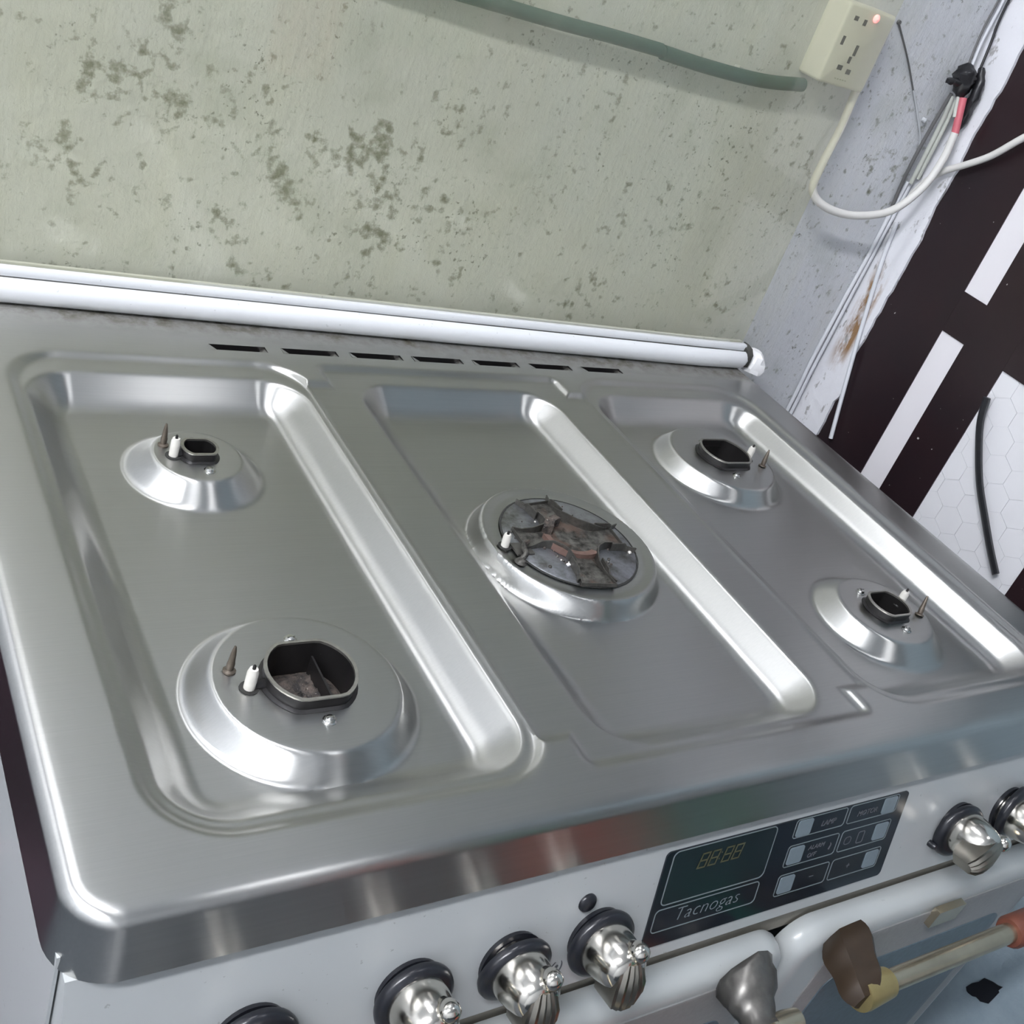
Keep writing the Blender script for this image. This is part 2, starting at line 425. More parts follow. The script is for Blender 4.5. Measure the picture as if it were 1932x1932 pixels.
def cloth(x0,x1,z0,z1,y,m,label):  # added unseen cloths, a source of coloured reflections in the lid
    b = MB(); n=14
    L=[]
    for z in np.linspace(z0,z1,5):
        L.append([(x0+(x1-x0)*i/n, y+.012*math.sin(i*1.7), z) for i in range(n+1)]+[(x0+(x1-x0)*i/n, y-.006+.012*math.sin(i*1.7), z) for i in range(n,-1,-1)])
    b.loops(L); return tag(b.build('added_cloth', m), label, 'cloth')
cloth(.60,.82,-.42,.9,-2.37,REDC,'added red cloth hanging behind the camera, for the glass lid to mirror')
cloth(.95,1.3,-.25,.9,-2.37,GREENC,'added green cloth hanging behind the camera, for the glass lid to mirror')

# ------------------------------------------------------------------ gas cooker
ck = empty('gas_cooker', (0,0,-T))
tag(ck, 'white and stainless steel five-burner gas cooker with its burner caps taken off', 'cooker')

# ---- pressed steel hob, one sheet with pans, ribs and burner rings
def sd(X,Y,x0,x1,y0,y1,r):
    qx = np.abs(X-(x0+x1)/2)-(x1-x0)/2+r; qy = np.abs(Y-(y0+y1)/2)-(y1-y0)/2+r
    return np.hypot(np.maximum(qx,0),np.maximum(qy,0))+np.minimum(np.maximum(qx,qy),0)-r
def ramp(u, wd, a, b_):
    """0..1 across width wd with rounded shoulder a and rounded foot b_"""
    m = 1/(wd-a/2-b_/2); u = np.clip(u,0,wd)
    z = np.where(u < a, m*u*u/(2*a), m*a/2+m*(np.minimum(u,wd-b_)-a))
    t = np.clip(u-(wd-b_),0,b_)
    return np.where(u > wd-b_, m*a/2+m*(wd-a-b_)+m*(t-t*t/(2*b_)), z)
FZ = -.026; PZ = -.010
BURN = {'LF':(-.281,-.154,.077,.0585,.029),'LB':(-.281,.096,.0555,.033,.0138),'RB':(.276,.097,.0745,.0575,.0285),'RF':(.279,-.150,.067,.0442,.0205)}
FLAT = {'LF':.88,'LB':.80,'RB':.80,'RF':.82}
CX, CY = -.002,-.029
def height(X,Y):
    d1 = np.minimum.reduce([sd(X,Y,-.405,-.148,-.268,.236,.05), sd(X,Y,.148,.405,-.268,.236,.05),
        sd(X,Y,-.139,.139,-.268,.236,.012), sd(X,Y,-.163,-.11,-.242,.206,.012), sd(X,Y,.11,.163,-.242,.206,.012)])
    h = -.0045*ramp(-d1,.012,.005,.006)
    for x0,x1 in ((-.395,-.160),(-.112,.112),(.160,.395)):
        d = sd(X,Y,x0,x1,-.255,.211,.042)
        h = h-(-FZ-.0045)*ramp(-d,.0345,.005,.017)
    for k,(cx,cy,Rb,Rt,_) in BURN.items():
        r = np.hypot(X-cx,Y-cy)
        hc = PZ+(FZ-PZ)*ramp(r-Rt,Rb-Rt,.0025,.006)
        h = np.where(r < Rb, np.maximum(h,hc), h)
    r = np.hypot(X-CX,Y-CY)
    hc = -.0105+(FZ+.0105)*ramp(r-.0765,.0095,.002,.002) - .0015*ramp(.0765-r,.010,.003,.004)
    h = np.where(r < .086, np.maximum(h,hc), h)
    return h
SLOTS = [(-.229,-.176),(-.161,-.106),(-.092,-.037),(-.024,.032),(.046,.101),(.116,.170),(.186,.240)]
S0, S1 = .2495, .2595
RX, YLO, YHI, RC = .45, -.30, .325, .028
xs = np.linspace(-(RX-RC), RX-RC, 564); 
ys = np.concatenate([np.linspace(YLO+RC,.2475,347)[:-1], [.2475,.2495,.2545,.2595,.2615,.267,YHI-RC]])
X,Y = np.meshgrid(xs,ys); H = height(X,Y)
nx,ny = len(xs),len(ys)
V = np.stack([X.ravel(),Y.ravel(),H.ravel()],1)
xm = (xs[:-1]+xs[1:])/2; ym = (ys[:-1]+ys[1:])/2; XM,YM = np.meshgrid(xm,ym)
keep = np.ones(XM.shape,bool)
for kk,(cx,cy,_,_,rc) in BURN.items(): keep &= ~((np.hypot(XM-cx,YM-cy) < rc-.0008) & (np.abs(YM-cy) < rc*FLAT[kk]-.0008))
keep &= np.hypot(XM-CX,YM-CY) > .052
for a,c in SLOTS: keep &= ~((XM>a)&(XM<c)&(YM>S0)&(YM<S1))
jj,ii = np.nonzero(keep); q = jj*nx+ii
F = np.stack([q,q+1,q+nx+1,q+nx],1)
b = MB(); b.v = [Vector(p) for p in V]; b.f = [tuple(map(int,t)) for t in F]
# rim: from the flat edge over a soft corner and down the front flange
prof = [(0.,0.)]+[(s,0.) for s in (.006,.012,.017)]
for k in range(1,9):
    t = math.radians(90*k/8); prof.append((RC-.008+.008*math.sin(t), -.008+.008*math.cos(t)))
prof += [(RC+.0012,-.02),(RC+.0025,-.032),(RC+.0035,-.0425),(RC+.001,-.0435)]
loops = []
per = []
K = 10
for cx,cy,a in ((RX-RC,YLO+RC,-90),(RX-RC,YHI-RC,0),(-(RX-RC),YHI-RC,90),(-(RX-RC),YLO+RC,180)):
    for i in range(K+1):
        t = math.radians(a+90*i/K); per.append((cx,cy,math.cos(t),math.sin(t)))
    # points along the straight side to the next corner
    nxt = {-90:(RX-RC,YHI-RC),0:(-(RX-RC),YHI-RC),90:(-(RX-RC),YLO+RC),180:(RX-RC,YLO+RC)}[a]
    t = math.radians(a+90)
    for i in range(1,24): per.append((cx+(nxt[0]-cx)*i/24, cy+(nxt[1]-cy)*i/24, math.cos(t), math.sin(t)))
for s,z in prof: loops.append([(x+s*n0, y+s*n1, z) for x,y,n0,n1 in per])
b.loops(loops, False, False)
hob = b.build('hob_top', STEEL, ck, 40)
hob['label'] = 'brushed stainless steel hob pressed with three deep pans'
# ---- vent slots
for a,c in SLOTS:
    s = MB()
    s.add([(a,S0,0),(c,S0,0),(c,S1,0),(a,S1,0),(a,S0,-.016),(c,S0,-.016),(c,S1,-.016),(a,S1,-.016)],
          [(0,1,5,4),(1,2,6,5),(2,3,7,6),(3,0,4,7),(4,5,6,7)])
    o = s.build('vent_slot', BLACKM, ck, 0)
    MB().add([(a,S0,.0002),(a,S1,.0002),(a+.005,S0,.0002),(a,S0,-.003),(a,S1,-.003),(a+.005,S0,-.003)],[(0,2,1),(3,4,5),(2,5,4,1)]).build('slot_end', STEEL, o, 0)
    MB().add([(c-.006,S0,-.0005),(c,S0,-.0005),(c,S1,-.002),(c-.004,S1,-.004),(c-.006,S0,-.009),(c,S0,-.009),(c,S1,-.009),(c-.004,S1,-.009)],[(0,1,2,3),(0,4,5,1),(1,5,6,2),(2,6,7,3),(3,7,4,0)]).build('slot_tab', RIM, o, 0)

# ---- burner cups
def cup_outline(R, flat, n=40):
    out = []
    for i in range(n):
        t = 2*math.pi*(i+.5)/n; x,y = R*math.cos(t), R*math.sin(t)
        out.append((x, max(-flat*R, min(flat*R, y))))
    return out
def screw_mb(x,y,z,r=.0036):
    s = MB(); M = Matrix.Translation((x,y,z))
    s.lathe([(r*1.25,0),(r*1.25,.0006),(r,.0010),(r*.8,.0026),(r*.3,.0033)], 12, M)
    s.box((-r*.7,-.0004,.0031),(r*.7,.0004,.0036), M); return s
def igniter(par,x,y,z,h=.016,r=.0036,lean=(0,0)):
    s = MB(); M = fr((x,y,z),(lean[0],lean[1],1))
    s.lathe([(r,-.012),(r,h*.82),(r*.75,h)],14,M); o = s.build('igniter', CERAMIC, par, 40)
    MB().lathe([(r*1.7,-.0004),(r*1.7,.0004)],14,Matrix.Translation((x,y,z+.0004))).build('igniter_hole', HOLE, par, 0)
    MB().lathe([(.0011,h-.001),(.0011,h+.0022),(.0006,h+.003)],8,M).build('igniter_pin', BLACKM, par, 40)
def thermocouple(par,x,y,z,h=.019,lean=(0,0)):
    s = MB(); M = fr((x,y,z),(lean[0],lean[1],1))
    s.lathe([(.0042,0),(.0042,.0012),(.0024,.002),(.0026,.006),(.0022,.008),(.0018,.013),(.0013,.0165),(.0007,h)],12,M)
    s.build('thermocouple', simple('scorched_brass',(.12,.10,.08),.4,.6,.4,200), par, 40)
def cup(cx,cy,R,flat,rim_h,ign,th,screws,label):
    O = cup_outline(R,flat); n=len(O)
    def lp(k,z): return [(cx+x*k, cy+y*k, z) for x,y in O]
    top = PZ+rim_h; e = .0016/R
    s = MB()
    s.loops([lp(1+.0025/R,PZ+.0003),lp(1,PZ+.0016),lp(1,top-.0006),lp(1-e*.4,top),lp(1-e,top-.0006),lp(1-e,PZ-.004),lp(1-e*2,-.034)], False, True)
    c = s.build('burner_cup', BLACKM, ck, 50); c['label'] = label
    MB().loops([lp(1+.0005/R,top-.0011),lp(1+.0006/R,top+.0001),lp(1-e*1.05,top+.0001),lp(1-e*1.1,top-.0016)],False,False).build('cup_rim', RIM, c, 50)
    # burnt debris lying in the cup: a lumpy bed
    s = MB(); n2=22; L=[]
    for k in np.linspace(1,.08,9):
        L.append([(cx+O[i][0]*k*.96, cy+O[i][1]*k*.96, -.0270+.006*(1-k**4)*(.4+random.random()*.9)) for i in range(0,n,2)])
    s.loops(L, False, True); s.build('burnt_residue', SOOT, c, 80)
    for dx,dy in screws: screw_mb(cx+dx,cy+dy,PZ).build('screw', SCREWM, c, 40)
    igniter(c, cx+ign[0], cy+ign[1], PZ)
    thermocouple(c, cx+th[0], cy+th[1], PZ, lean=th[2])
    # tab from the rim to the igniter
    s = MB(); d = Vector((ign[0],ign[1],0)); L=d.length; d.normalize()
    s.tube([(cx+d.x*(R*.96),cy+d.y*(R*.96),PZ+.003),(cx+d.x*(L-.003),cy+d.y*(L-.003),PZ+.0022)], .0032, 8, 1, .55)
    s.build('igniter_bracket', BLACKM, c, 40)
    return c
c = cup(*BURN['LF'][:2],.029,.88,.010,(-.0385,-.001),(-.046,.015,(.05,.08)),[(.001,.037),(.001,-.035)],'large black oval burner cup with a burnt bottom')
# rib inside the large cup
MB().box((-.281+.0095,-.154-.02,-.034),(-.281+.0108,-.154+.021,-.010)).build('cup_divider', BLACKM, c, 0)
cup(*BURN['LB'][:2],.0138,.80,.0085,(-.0195,-.001),(-.0235,.0135,(0,.05)),[(.003,-.021),(0,.0185)],'smallest black octagonal burner cup')
cup(*BURN['RB'][:2],.0285,.80,.0085,(.0325,-.004),(.0445,-.0165,(.15,.2)),[(-.006,.029),(-.008,-.034)],'black burner cup with a thin pale rim')
cup(*BURN['RF'][:2],.0205,.82,.0085,(.0235,.005),(.036,-.011,(.25,.3)),[(-.008,.026),(0,-.027)],'black burner cup with a soot-brown bottom')

# ---- central triple burner: plate, four-armed base, electrodes
bp = MB(); Mc = Matrix.Translation((CX,CY,0))
bp.lathe([(.0600,-.0150),(.0600,-.0108),(.0592,-.0102),(.03,-.0100),(.0,-.0100)],72,Mc,True,False)
bp = bp.build('burner_plate', PLATE, ck, 40); bp['label'] = 'grimy steel disc under the middle burner'
MB().loops([[(CX+r*math.cos(2*math.pi*i/72),CY+r*math.sin(2*math.pi*i/72),z) for i in range(72)] for r,z in ((.0606,-.0115),(.0616,-.0107),(.0600,-.0104))],False,False).build('plate_gap', HOLE, bp, 0)
# outline of the four arms, arms at 98, -4, -98 and 172 degrees
arms = [(98,.050,.0125),(176,.050,.0105),(262,.060,.0125),(-3,.048,.0125)]
pts = []
for k,(ang,ln,hw) in enumerate(arms):
    a = math.radians(ang); ux,uy = math.cos(a),math.sin(a); vx,vy = -uy,ux
    for (s_,o_) in ((.024,-hw*1.02),(.034,-hw*.82),(.043,-hw),(ln,-hw*1.25),(ln,hw*1.25),(.043,hw),(.034,hw*.82),(.024,hw*1.02)):
        pts.append((ux*s_+vx*o_, uy*s_+vy*o_, s_))
    a2 = math.radians(arms[(k+1)%4][0]); am = a+((a2-a)%(2*math.pi))/2
    pts.append((math.cos(am)*.0235, math.sin(am)*.0235, .0235))
def wall_h(s): return .0085 if s < .030 else (.0065 if s < .04 else .0035)
n = len(pts); sp = MB(); th_=.0011
outer = []; 
for i in range(n):
    p,q,r_ = Vector(pts[i-1][:2]),Vector(pts[i][:2]),Vector(pts[(i+1)%n][:2])
    t = ((q-p).normalized()+(r_-q).normalized()); t = t.normalized() if t.length>1e-6 else (q-p).normalized()
    outer.append(Vector((t.y,-t.x)))
zb = -.0100
L = []
for z_k,off in ((0,1),(1,1),(1,0),(0,0)):
    L.append([(CX+pts[i][0]+outer[i].x*th_*off, CY+pts[i][1]+outer[i].y*th_*off, zb+(wall_h(pts[i][2]) if z_k else .0)) for i in range(n)])
sp.loops(L, False, False)
sp = sp.build('burner_base', BURNT, bp, 30); sp['label'] = 'four-armed burnt burner base standing on the disc'
f_ = MB(); Li=[]
for k,z_ in ((1.,zb+.0006),(.8,zb+.0011),(.55,zb+.0016),(.25,zb+.0013)):
    Li.append([(CX+pts[i][0]*k,CY+pts[i][1]*k,z_+random.random()*.0009) for i in range(n)])
f_.loops(Li,False,True).build('burnt_floor', SPIDER, bp, 60)
# outer steps of the arms: short crossing fins
for ang,ln,hw in arms[:1]+arms[2:]:
    a = math.radians(ang); M = fr((CX+math.cos(a)*.044,CY+math.sin(a)*.044,zb),(0,0,1),(math.cos(a),math.sin(a),0))
    for sg in (-1,1):
        s=MB(); y=sg*hw*1.1
        s.add([(-.012,y,0),(.004,y,0),(.012,y+sg*.003,0),(-.012,y,.0075),(.002,y,.0075),(.005,y,.0045),(.013,y+sg*.003,.0045)],[(0,1,5,4,3),(1,2,6,5)],M)
        s.add([(-.012,y+sg*.0012,0),(.004,y+sg*.0012,0),(.012,y+sg*.0042,0),(-.012,y+sg*.0012,.0075),(.002,y+sg*.0012,.0075),(.005,y+sg*.0012,.0045),(.013,y+sg*.0042,.0045)],[(3,4,5,1,0),(5,6,2,1)],M)
        s.add([(-.012,y,.0075),(.002,y,.0075),(.005,y,.0045),(.013,y+sg*.003,.0045),(-.012,y+sg*.0012,.0075),(.002,y+sg*.0012,.0075),(.005,y+sg*.0012,.0045),(.013,y+sg*.0042,.0045)],[(0,1,5,4),(1,2,6,5),(2,3,7,6)],M)
        s.build('arm_fin', BURNT, bp, 0)
# curved scorched sheet across the middle (old trim of the inner ring)
s=MB(); L=[]
for t in np.linspace(-1,1,17):
    a = math.radians(235+t*62); R1,R2 = .0275,.0205
    L.append([(CX+math.cos(a)*R1,CY+math.sin(a)*R1,zb+.0005),(CX+math.cos(a)*R1,CY+math.sin(a)*R1,zb+.0062),(CX+math.cos(a)*R2,CY+math.sin(a)*R2,zb+.0045),(CX+math.cos(a)*R2,CY+math.sin(a)*R2,zb+.0005)])
s.loops(L); s.build('inner_ring_remnant', simple('rusty_sheet',(.15,.092,.075),.7,.2,.45,170), bp, 40)
s=MB(); L=[]
for t in np.linspace(-1,1,13):
    a = math.radians(128+t*30); R1,R2 = .0255,.0175
    L.append([(CX+math.cos(a)*R1,CY+math.sin(a)*R1,zb+.0005),(CX+math.cos(a)*R1,CY+math.sin(a)*R1,zb+.0085),(CX+math.cos(a)*R2,CY+math.sin(a)*R2,zb+.0105),(CX+math.cos(a)*R2,CY+math.sin(a)*R2,zb+.0005)])
s.loops(L); s.build('inner_ring_remnant', SOOT, bp, 40)
igniter(bp, CX-.0665, CY-.003, -.0105, .0125, .0034, (-.1,0))
s=MB(); s.tube([(CX-.061,CY-.021,-.010),(CX-.058,CY-.021,-.004),(CX-.056,CY-.012,-.0035),(CX-.048,CY-.006,-.004)],.0022,8,4); s.build('electrode_clip', SPIDER, bp, 40)
screw_mb(CX-.0625,CY-.0235,-.0105,.0042).build('screw', SPIDER, bp, 40)
MB().box((CX-.061,CY-.016,-.0104),(CX-.045,CY-.001,-.0088)).build('electrode_tab', DGREYM, bp, 0)
# lumps of burnt food on the disc
for k in range(42):
    a = random.random()*6.28; R = random.choice([.032,.04,.05])*(.8+random.random()*.3); r=.0006+random.random()*.0011
    cxx,cyy = CX+math.cos(a)*R, CY+math.sin(a)*R
    s=MB(); s.lathe([(r,0),(r*.9,r*.6),(r*.3,r)],6,Matrix.Translation((cxx,cyy,-.0100))); s.build('burnt_crumb', random.choice([SOOT,SOOT,SOOT,CERAMIC,SPIDER,SPIDER,SPIDER]), bp, 0)

# ---- glass lid with its white rail
def skew(b):
    """the lid hangs a little further back at its left end"""
    for p in b.v: p.y += .038*max(0,.38-p.x)
    return b
g = skew(MB().box((-.47,.288,.014),(.44,.292,.60))).build('lid_glass', GLASS, ck, 0); g['label'] = 'greasy clear glass lid standing upright at the back of the hob'
rp = [(.2965,.001),(.279,.001),(.2745,.004),(.272,.009),(.2712,.0145),(.2725,.0195),(.276,.0228),(.2805,.0240),(.2806,.0228),(.2835,.0228),(.2836,.0252),(.2832,.0300),(.2845,.0318),(.2876,.0318),(.2877,.020),(.2925,.020),(.2926,.0318),(.2962,.0318),(.2975,.030)]
rb = MB(); L=[]
for x in (-.47,.38,.443,.4462,.4475):
    k = {.4462:.93,.4475:.8}.get(x,1.)
    L.append([(x,.2845+(y-.2845)*k,.016+(z-.016)*k) for y,z in rp])
skew(rb.loops(L)).build('lid_rail', RAILM, ck, 45)
skew(MB().box((-.47,.2795,.0236),(.446,.2815,.0241))).build('rail_groove', GUNK, ck, 0)
s=MB(); s.loops([[(x,.285+math.cos(t)*r*(.8+.4*random.random()),.015+math.sin(t)*r*(.8+.4*random.random())) for t in np.linspace(0,6.28,13)[:-1]] for x,r in ((.444,.013),(.450,.0155),(.4535,.008))]).build('rail_end_cap', GUNK, ck, 60)

# ---- cooker carcass
MB().box((-.4475,-.285,-.80),(.4475,.285,-.036)).build('carcass', ENAMEL, ck, 0)
for x in (-.40,.40):
    for y in (-.24,.24): MB().lathe([(.022,-.9),(.022,-.80)],16,Matrix.Translation((x,y,0))).build('foot', BLACKM, ck, 40)
TL = math.radians(14)
def FZY(z): return -.294+math.tan(TL)*(z+.03)
FN = Vector((0,-math.cos(TL),math.sin(TL))); FU = Vector((0,math.sin(TL)*1,math.cos(TL)))
def FM(x,z,out=0.):
    """frame on the control panel: local x right, y up along the panel, z out of it"""
    o = Vector((x,FZY(z),z))+FN*out
    return Matrix(((1,FU.x,FN.x,o.x),(0,FU.y,FN.y,o.y),(0,FU.z,FN.z,o.z),(0,0,0,1)))
fp = [(-.285,-.0425),(FZY(-.0425),-.0425)]+[(FZY(z),z) for z in (-.06,-.1,-.142)]+[(FZY(-.1465),-.1465),(FZY(-.147)+.0025,-.1495),(FZY(-.147)+.006,-.1505),(-.285,-.1505)]
b=MB(); b.loops([[(x,y,z) for y,z in fp] for x in (-.4466,.4466)]); b.build('control_panel', ENAMEL, ck, 40)['label']='white enamelled control panel, slightly inclined'
MB().box((-.447,-.3195,-.172),(.447,-.285,-.1505)).build('recess_strip', GAPM, ck, 0)
MB().box((-.4495,-.289,-.80),(-.4478,.288,-.034)).build('side_panel', ENAMEL, ck, 0)
MB().box((.4478,-.289,-.80),(.4495,.288,-.034)).build('side_panel', ENAMEL, ck, 0)
# ---- knobs
def knob(x,z,rot=0,tilt=0,label=None):
    M = FM(x,z) @ Matrix.Rotation(math.radians(rot),4,'Z')
    k = MB(); k.lathe([(.0185,.004),(.0185,.008),(.0192,.0115),(.0190,.017),(.0178,.025),(.0160,.032),(.0140,.037),(.0110,.0395),(.0,.040)],36,M,True,False)
    k = k.build('knob', CHROME, ck, 50)
    if label: k['label'] = label
    MB().lathe([(.0215,0),(.0215,.003),(.0225,.0035)],36,M).build('knob_base', BLACK, k, 40)
    Mb = M @ Matrix.Translation((.001,-.0015,.004)) @ Matrix.Rotation(math.radians(tilt),4,'X')
    MB().lathe([(.0215,-.001),(.0248,.0002),(.0256,.0028),(.0248,.0055),(.0220,.0072),(.0185,.0075)],40,Mb).build('bezel', BLACK, k, 50)
    # ridged tongue hanging from the nose of the knob, and a round bead above it
    t = MB(); L=[]
    for j,(yy,ww,z0_,z1_) in enumerate([(.010,.0070,.030,.0415),(.003,.0100,.027,.044),(-.006,.0125,.0235,.0455),(-.014,.0125,.0215,.0455),(-.0215,.0105,.0205,.044),(-.0265,.0065,.022,.0405)]):
        lp=[]
        m=10
        for i in range(m+1):
            u=-1+2*i/m; lp.append((ww*u,yy,z1_-.004*u*u-(.0011 if i%2 else 0)))
        for i in range(m,-1,-1):
            u=-1+2*i/m; lp.append((ww*u*.9,yy,z0_))
        L.append(lp)
    t.loops(L,True,True,M).build('pointer', CHROMED, k, 30)
    Mp = M @ Matrix.Translation((.0045,.0155,.034))
    MB().lathe([(.0030,-.006),(.0045,-.003),(.0062,-.001),(.0068,.003),(.0060,.0065),(.0035,.0085),(.0,.0088)],18,Mp,True,False).build('bead', CHROME, k, 50)
    return k
KN = [(-.350,-.108,0,4),(-.2535,-.1085,0,3),(-.183,-.1095,0,11),(-.1155,-.110,0,2),(.266,-.106,-62,8),(.341,-.1055,68,8)]
for x,z,r_,t_ in KN: knob(x,z,r_,t_)
MB().lathe([(.0068,0),(.0066,.0016),(.0052,.0028),(.0,.0032)],20,FM(-.1295,-.081),True,False).build('push_button', BLACK, ck, 50)
MB().lathe([(.003,0),(.003,.005),(.002,.007)],12,FM(.2405,-.119)).build('pin_switch', BLACK, ck, 50)
text('(\u2022)', .011, FM(-.148,-.131,.0001), PRINTD, 'printed_mark', ck, .2)
# ---- clock and button panel
def panel(x0,x1,z0,z1,r,mat,name,out,thick,parent,k=6):
    M = FM(0,-.09,out); cz=-.09
    P = rr(x0,x1,(z0-cz)/math.cos(TL),(z1-cz)/math.cos(TL),r,k)
    return MB().prism(P,-.002,thick,M).build(name,mat,parent,30)
def frame(x0,x1,z0,z1,r,wd,mat,name,out,parent):
    M = FM(0,-.09,out); cz=-.09; c=math.cos(TL)
    A = rr(x0,x1,(z0-cz)/c,(z1-cz)/c,r); B_ = rr(x0+wd,x1-wd,(z0-cz)/c+wd,(z1-cz)/c-wd,max(r-wd,.0003))
    b=MB(); b.loops([[(x,y,0) for x,y in A],[(x,y,.0003) for x,y in A],[(x,y,.0003) for x,y in B_],[(x,y,0) for x,y in B_]],False,False,M); return b.build(name,mat,parent,0)
cp = panel(-.0695,.183,-.1355,-.0575,.004,PANELB,'clock_panel',0,.0012,ck); cp['label']='black glass clock and push-button panel'
panel(-.0625,.0345,-.100,-.0585,.005,SCREENM,'display',.0012,.0003,cp)
frame(-.0635,.0355,-.1015,-.0578,.005,.0008,PRINT,'print_outline',.0012,cp)
frame(-.0655,.0345,-.1235,-.1042,.004,.0007,PRINT,'print_outline',.0012,cp)
text('Tacnogas', .0165, FM(-.0470,-.1178,.0014), PRINT, 'lettering', cp, .22, .0001, 1.02, -.0004)
# seven-segment digits 88:88
dg = MB(); Md = FM(-.038,-.0765,.0016)
def seg_digit(ox):
    w_,h_,t_=.0068,.0115,.0011
    for (x0,y0,x1,y1) in ((0,0,w_,0),(0,h_/2,w_,h_/2),(0,h_,w_,h_),(0,0,0,h_/2),(w_,0,w_,h_/2),(0,h_/2,0,h_),(w_,h_/2,w_,h_)):
        a=[(x0-t_/2,y0-t_/2),(x1+t_/2,y0-t_/2),(x1+t_/2,y1+t_/2),(x0-t_/2,y1+t_/2)]
        dg.add([(ox+x+.22*y,y,0) for x,y in a]+[(ox+x+.22*y,y,.0002) for x,y in a],[(0,1,2,3),(4,5,6,7),(0,1,5,4),(2,3,7,6)],Md)
for ox in (0,.0098,.0225,.0323): seg_digit(ox)
for y in (.003,.008): dg.add([(.0185+.22*y,y,0),(.0197+.22*y,y,0),(.0197+.22*y,y+.0012,0),(.0185+.22*y,y+.0012,0)],[(0,1,2,3)],Md)
dg.build('digits', DIGIT, cp, 0)
rows = [(-.0655,.0085),(-.0895,.0095),(-.115,.0095)]
for i,(zc,hh) in enumerate(rows):
    top = zc+hh if i else -.0577
    frame(.0545,.1105,zc-hh,top,.003,.0006,PRINT if i!=1 else PRINT,'print_outline',.0012,cp)
    frame(.1135,.1715,zc-hh,top,.003,.0006,PRINT,'print_outline',.0012,cp)
    panel(.0572,.0725,zc-.0073,min(zc+.0073,-.0590),.002,BTN,'push_button',.0012,.0008,cp)
    panel(.1535,.1688,zc-.0073,min(zc+.0073,-.0590),.002,BTN,'push_button',.0012,.0008,cp)
for body,x,z,sz in (('LAMP',.0835,-.069,.0065),('MOTOR',.124,-.069,.0065),('ALARM',.078,-.0885,.0055),('OFF',.079,-.0955,.0055),('\u2013',.090,-.117,.009),('+',.132,-.118,.008)):
    text(body, sz, FM(x,z,.0013), PRINTD, 'lettering', cp, .2)
frame(.119,.127,-.0935,-.0865,.003,.0006,PRINTD,'printed_icon',.0012,cp)
frame(.134,.142,-.0955,-.0845,.002,.0008,PRINTD,'printed_icon',.0012,cp)
MB().tube([(.1025,FZY(-.087)-.0016,-.087),(.1035,FZY(-.0885)-.0016,-.0885),(.102,FZY(-.0925)-.0016,-.0925)],.0005,6,2).build('printed_icon', PRINTD, cp, 0)

# ---- oven doors
def pillow(x0,x1,z0,z1,r,y,prof,k=8):
    """door skin: loops inset from a rounded rectangle, standing out towards -y"""
    return [[(px,y-o,pz) for px,pz in rr(x0+i,x1-i,z0+i,z1-i,max(r-i,.002),k)] for i,o in prof]
def oven_door(x0,x1,label,gl):
    Z1,Z0 = -.1575,-.70
    b=MB(); b.loops(pillow(x0,x1,Z0,Z1,.03,-.322,[(.002,0),(0,.004),(.001,.012),(.004,.0185),(.010,.0225),(.018,.0235)]),True,True)
    d=b.build('oven_door', DOORW, ck, 40); d['label']=label
    b=MB(); b.loops(pillow(x0+gl,x1-.02,Z0+.02,Z1-.0185,.02,-.3440,[(0,0),(.0005,.0025),(.002,.0032)]),True,True); b.build('door_band', GREYBAND, d, 40)
    b=MB(); b.loops(pillow(x0+gl+.022,x1-.042,Z0+.05,-.224,.02,-.3462,[(0,0),(.0005,.0018),(.001,.002)]),True,True); b.build('oven_window', BLUEIN, d, 40)
    return d
dl = oven_door(-.446,.0835,'wide left oven door',.02)
dr = oven_door(.0865,.446,'narrow right oven door',.05)
# left handle: rod, pitted bracket, end sleeve
def bracket(par, x, xr, rod, mat, name):
    b=MB(); yz=rod
    L=[]
    for t in np.linspace(0,1,9):
        cy=-.345+(yz[0]+.345)*t; cz=yz[1]+.004*(1-t); cxx=x+(xr-x)*t
        hw=.024-.006*t+.004*math.sin(t*6); hz=.020-.006*t+.003*math.sin(t*5+1)
        L.append([(cxx+hw*math.cos(a)*(.88+.24*random.random()),cy,cz+hz*math.sin(a)*(.88+.24*random.random())) for a in np.linspace(0,2*math.pi,13)[:-1]])
    b.loops(L); return b.build(name, mat, par, 60)
RODL=(-.388,-.170); RODR=(-.388,-.168)
MB().tube([(-.38,*RODL),(.022,*RODL)],.0085,18,1).build('handle_rod', BRASSY, dl, 60)
bracket(dl,.028,.012,RODL,DGREYM,'handle_bracket'); bracket(dl,-.37,-.36,RODL,DGREYM,'handle_bracket')
MB().lathe([(.0095,0),(.0118,.001),(.0118,.004),(.0098,.006),(.0098,.020),(.0085,.031),(.004,.034)],22,fr((.016,*RODL),(1,0,0))).build('handle_sleeve', BRASSY, dl, 40)
MB().tube([(.145,*RODR),(.42,*RODR)],.0085,18,1).build('handle_rod', BRASSY, dr, 60)
MB().lathe([(.0095,0),(.0135,.0005),(.0140,.004),(.0128,.020),(.0118,.033),(.009,.0345)],24,fr((.112,*RODR),(1,0,0))).build('handle_sleeve', simple('old_brass',(.36,.29,.13),.35,.7,.2,80), dr, 40)
b=MB(); L=[]; rb_=random.Random(5); q_=[1,.93,1.05,.9,1.02,.95,1.06,.92,1,.96,1.04]                     # dark brown boss that carries the rod
for t in np.linspace(0,1,12):
    cy=-.345-.050*t; f_=math.sin(math.pi*(.25+.66*t))**.5*(.95+.08*math.sin(t*9))
    cxx=.136-.020*t; cz=-.163-.004*t
    L.append([(cxx+.026*f_*math.cos(a)*q_[k],cy,cz+.0195*f_*math.sin(a)*q_[k]) for k,a in enumerate(np.linspace(0,2*math.pi,12)[:-1])])
b.loops(L).build('handle_bracket', DBROWN, dr, 35)
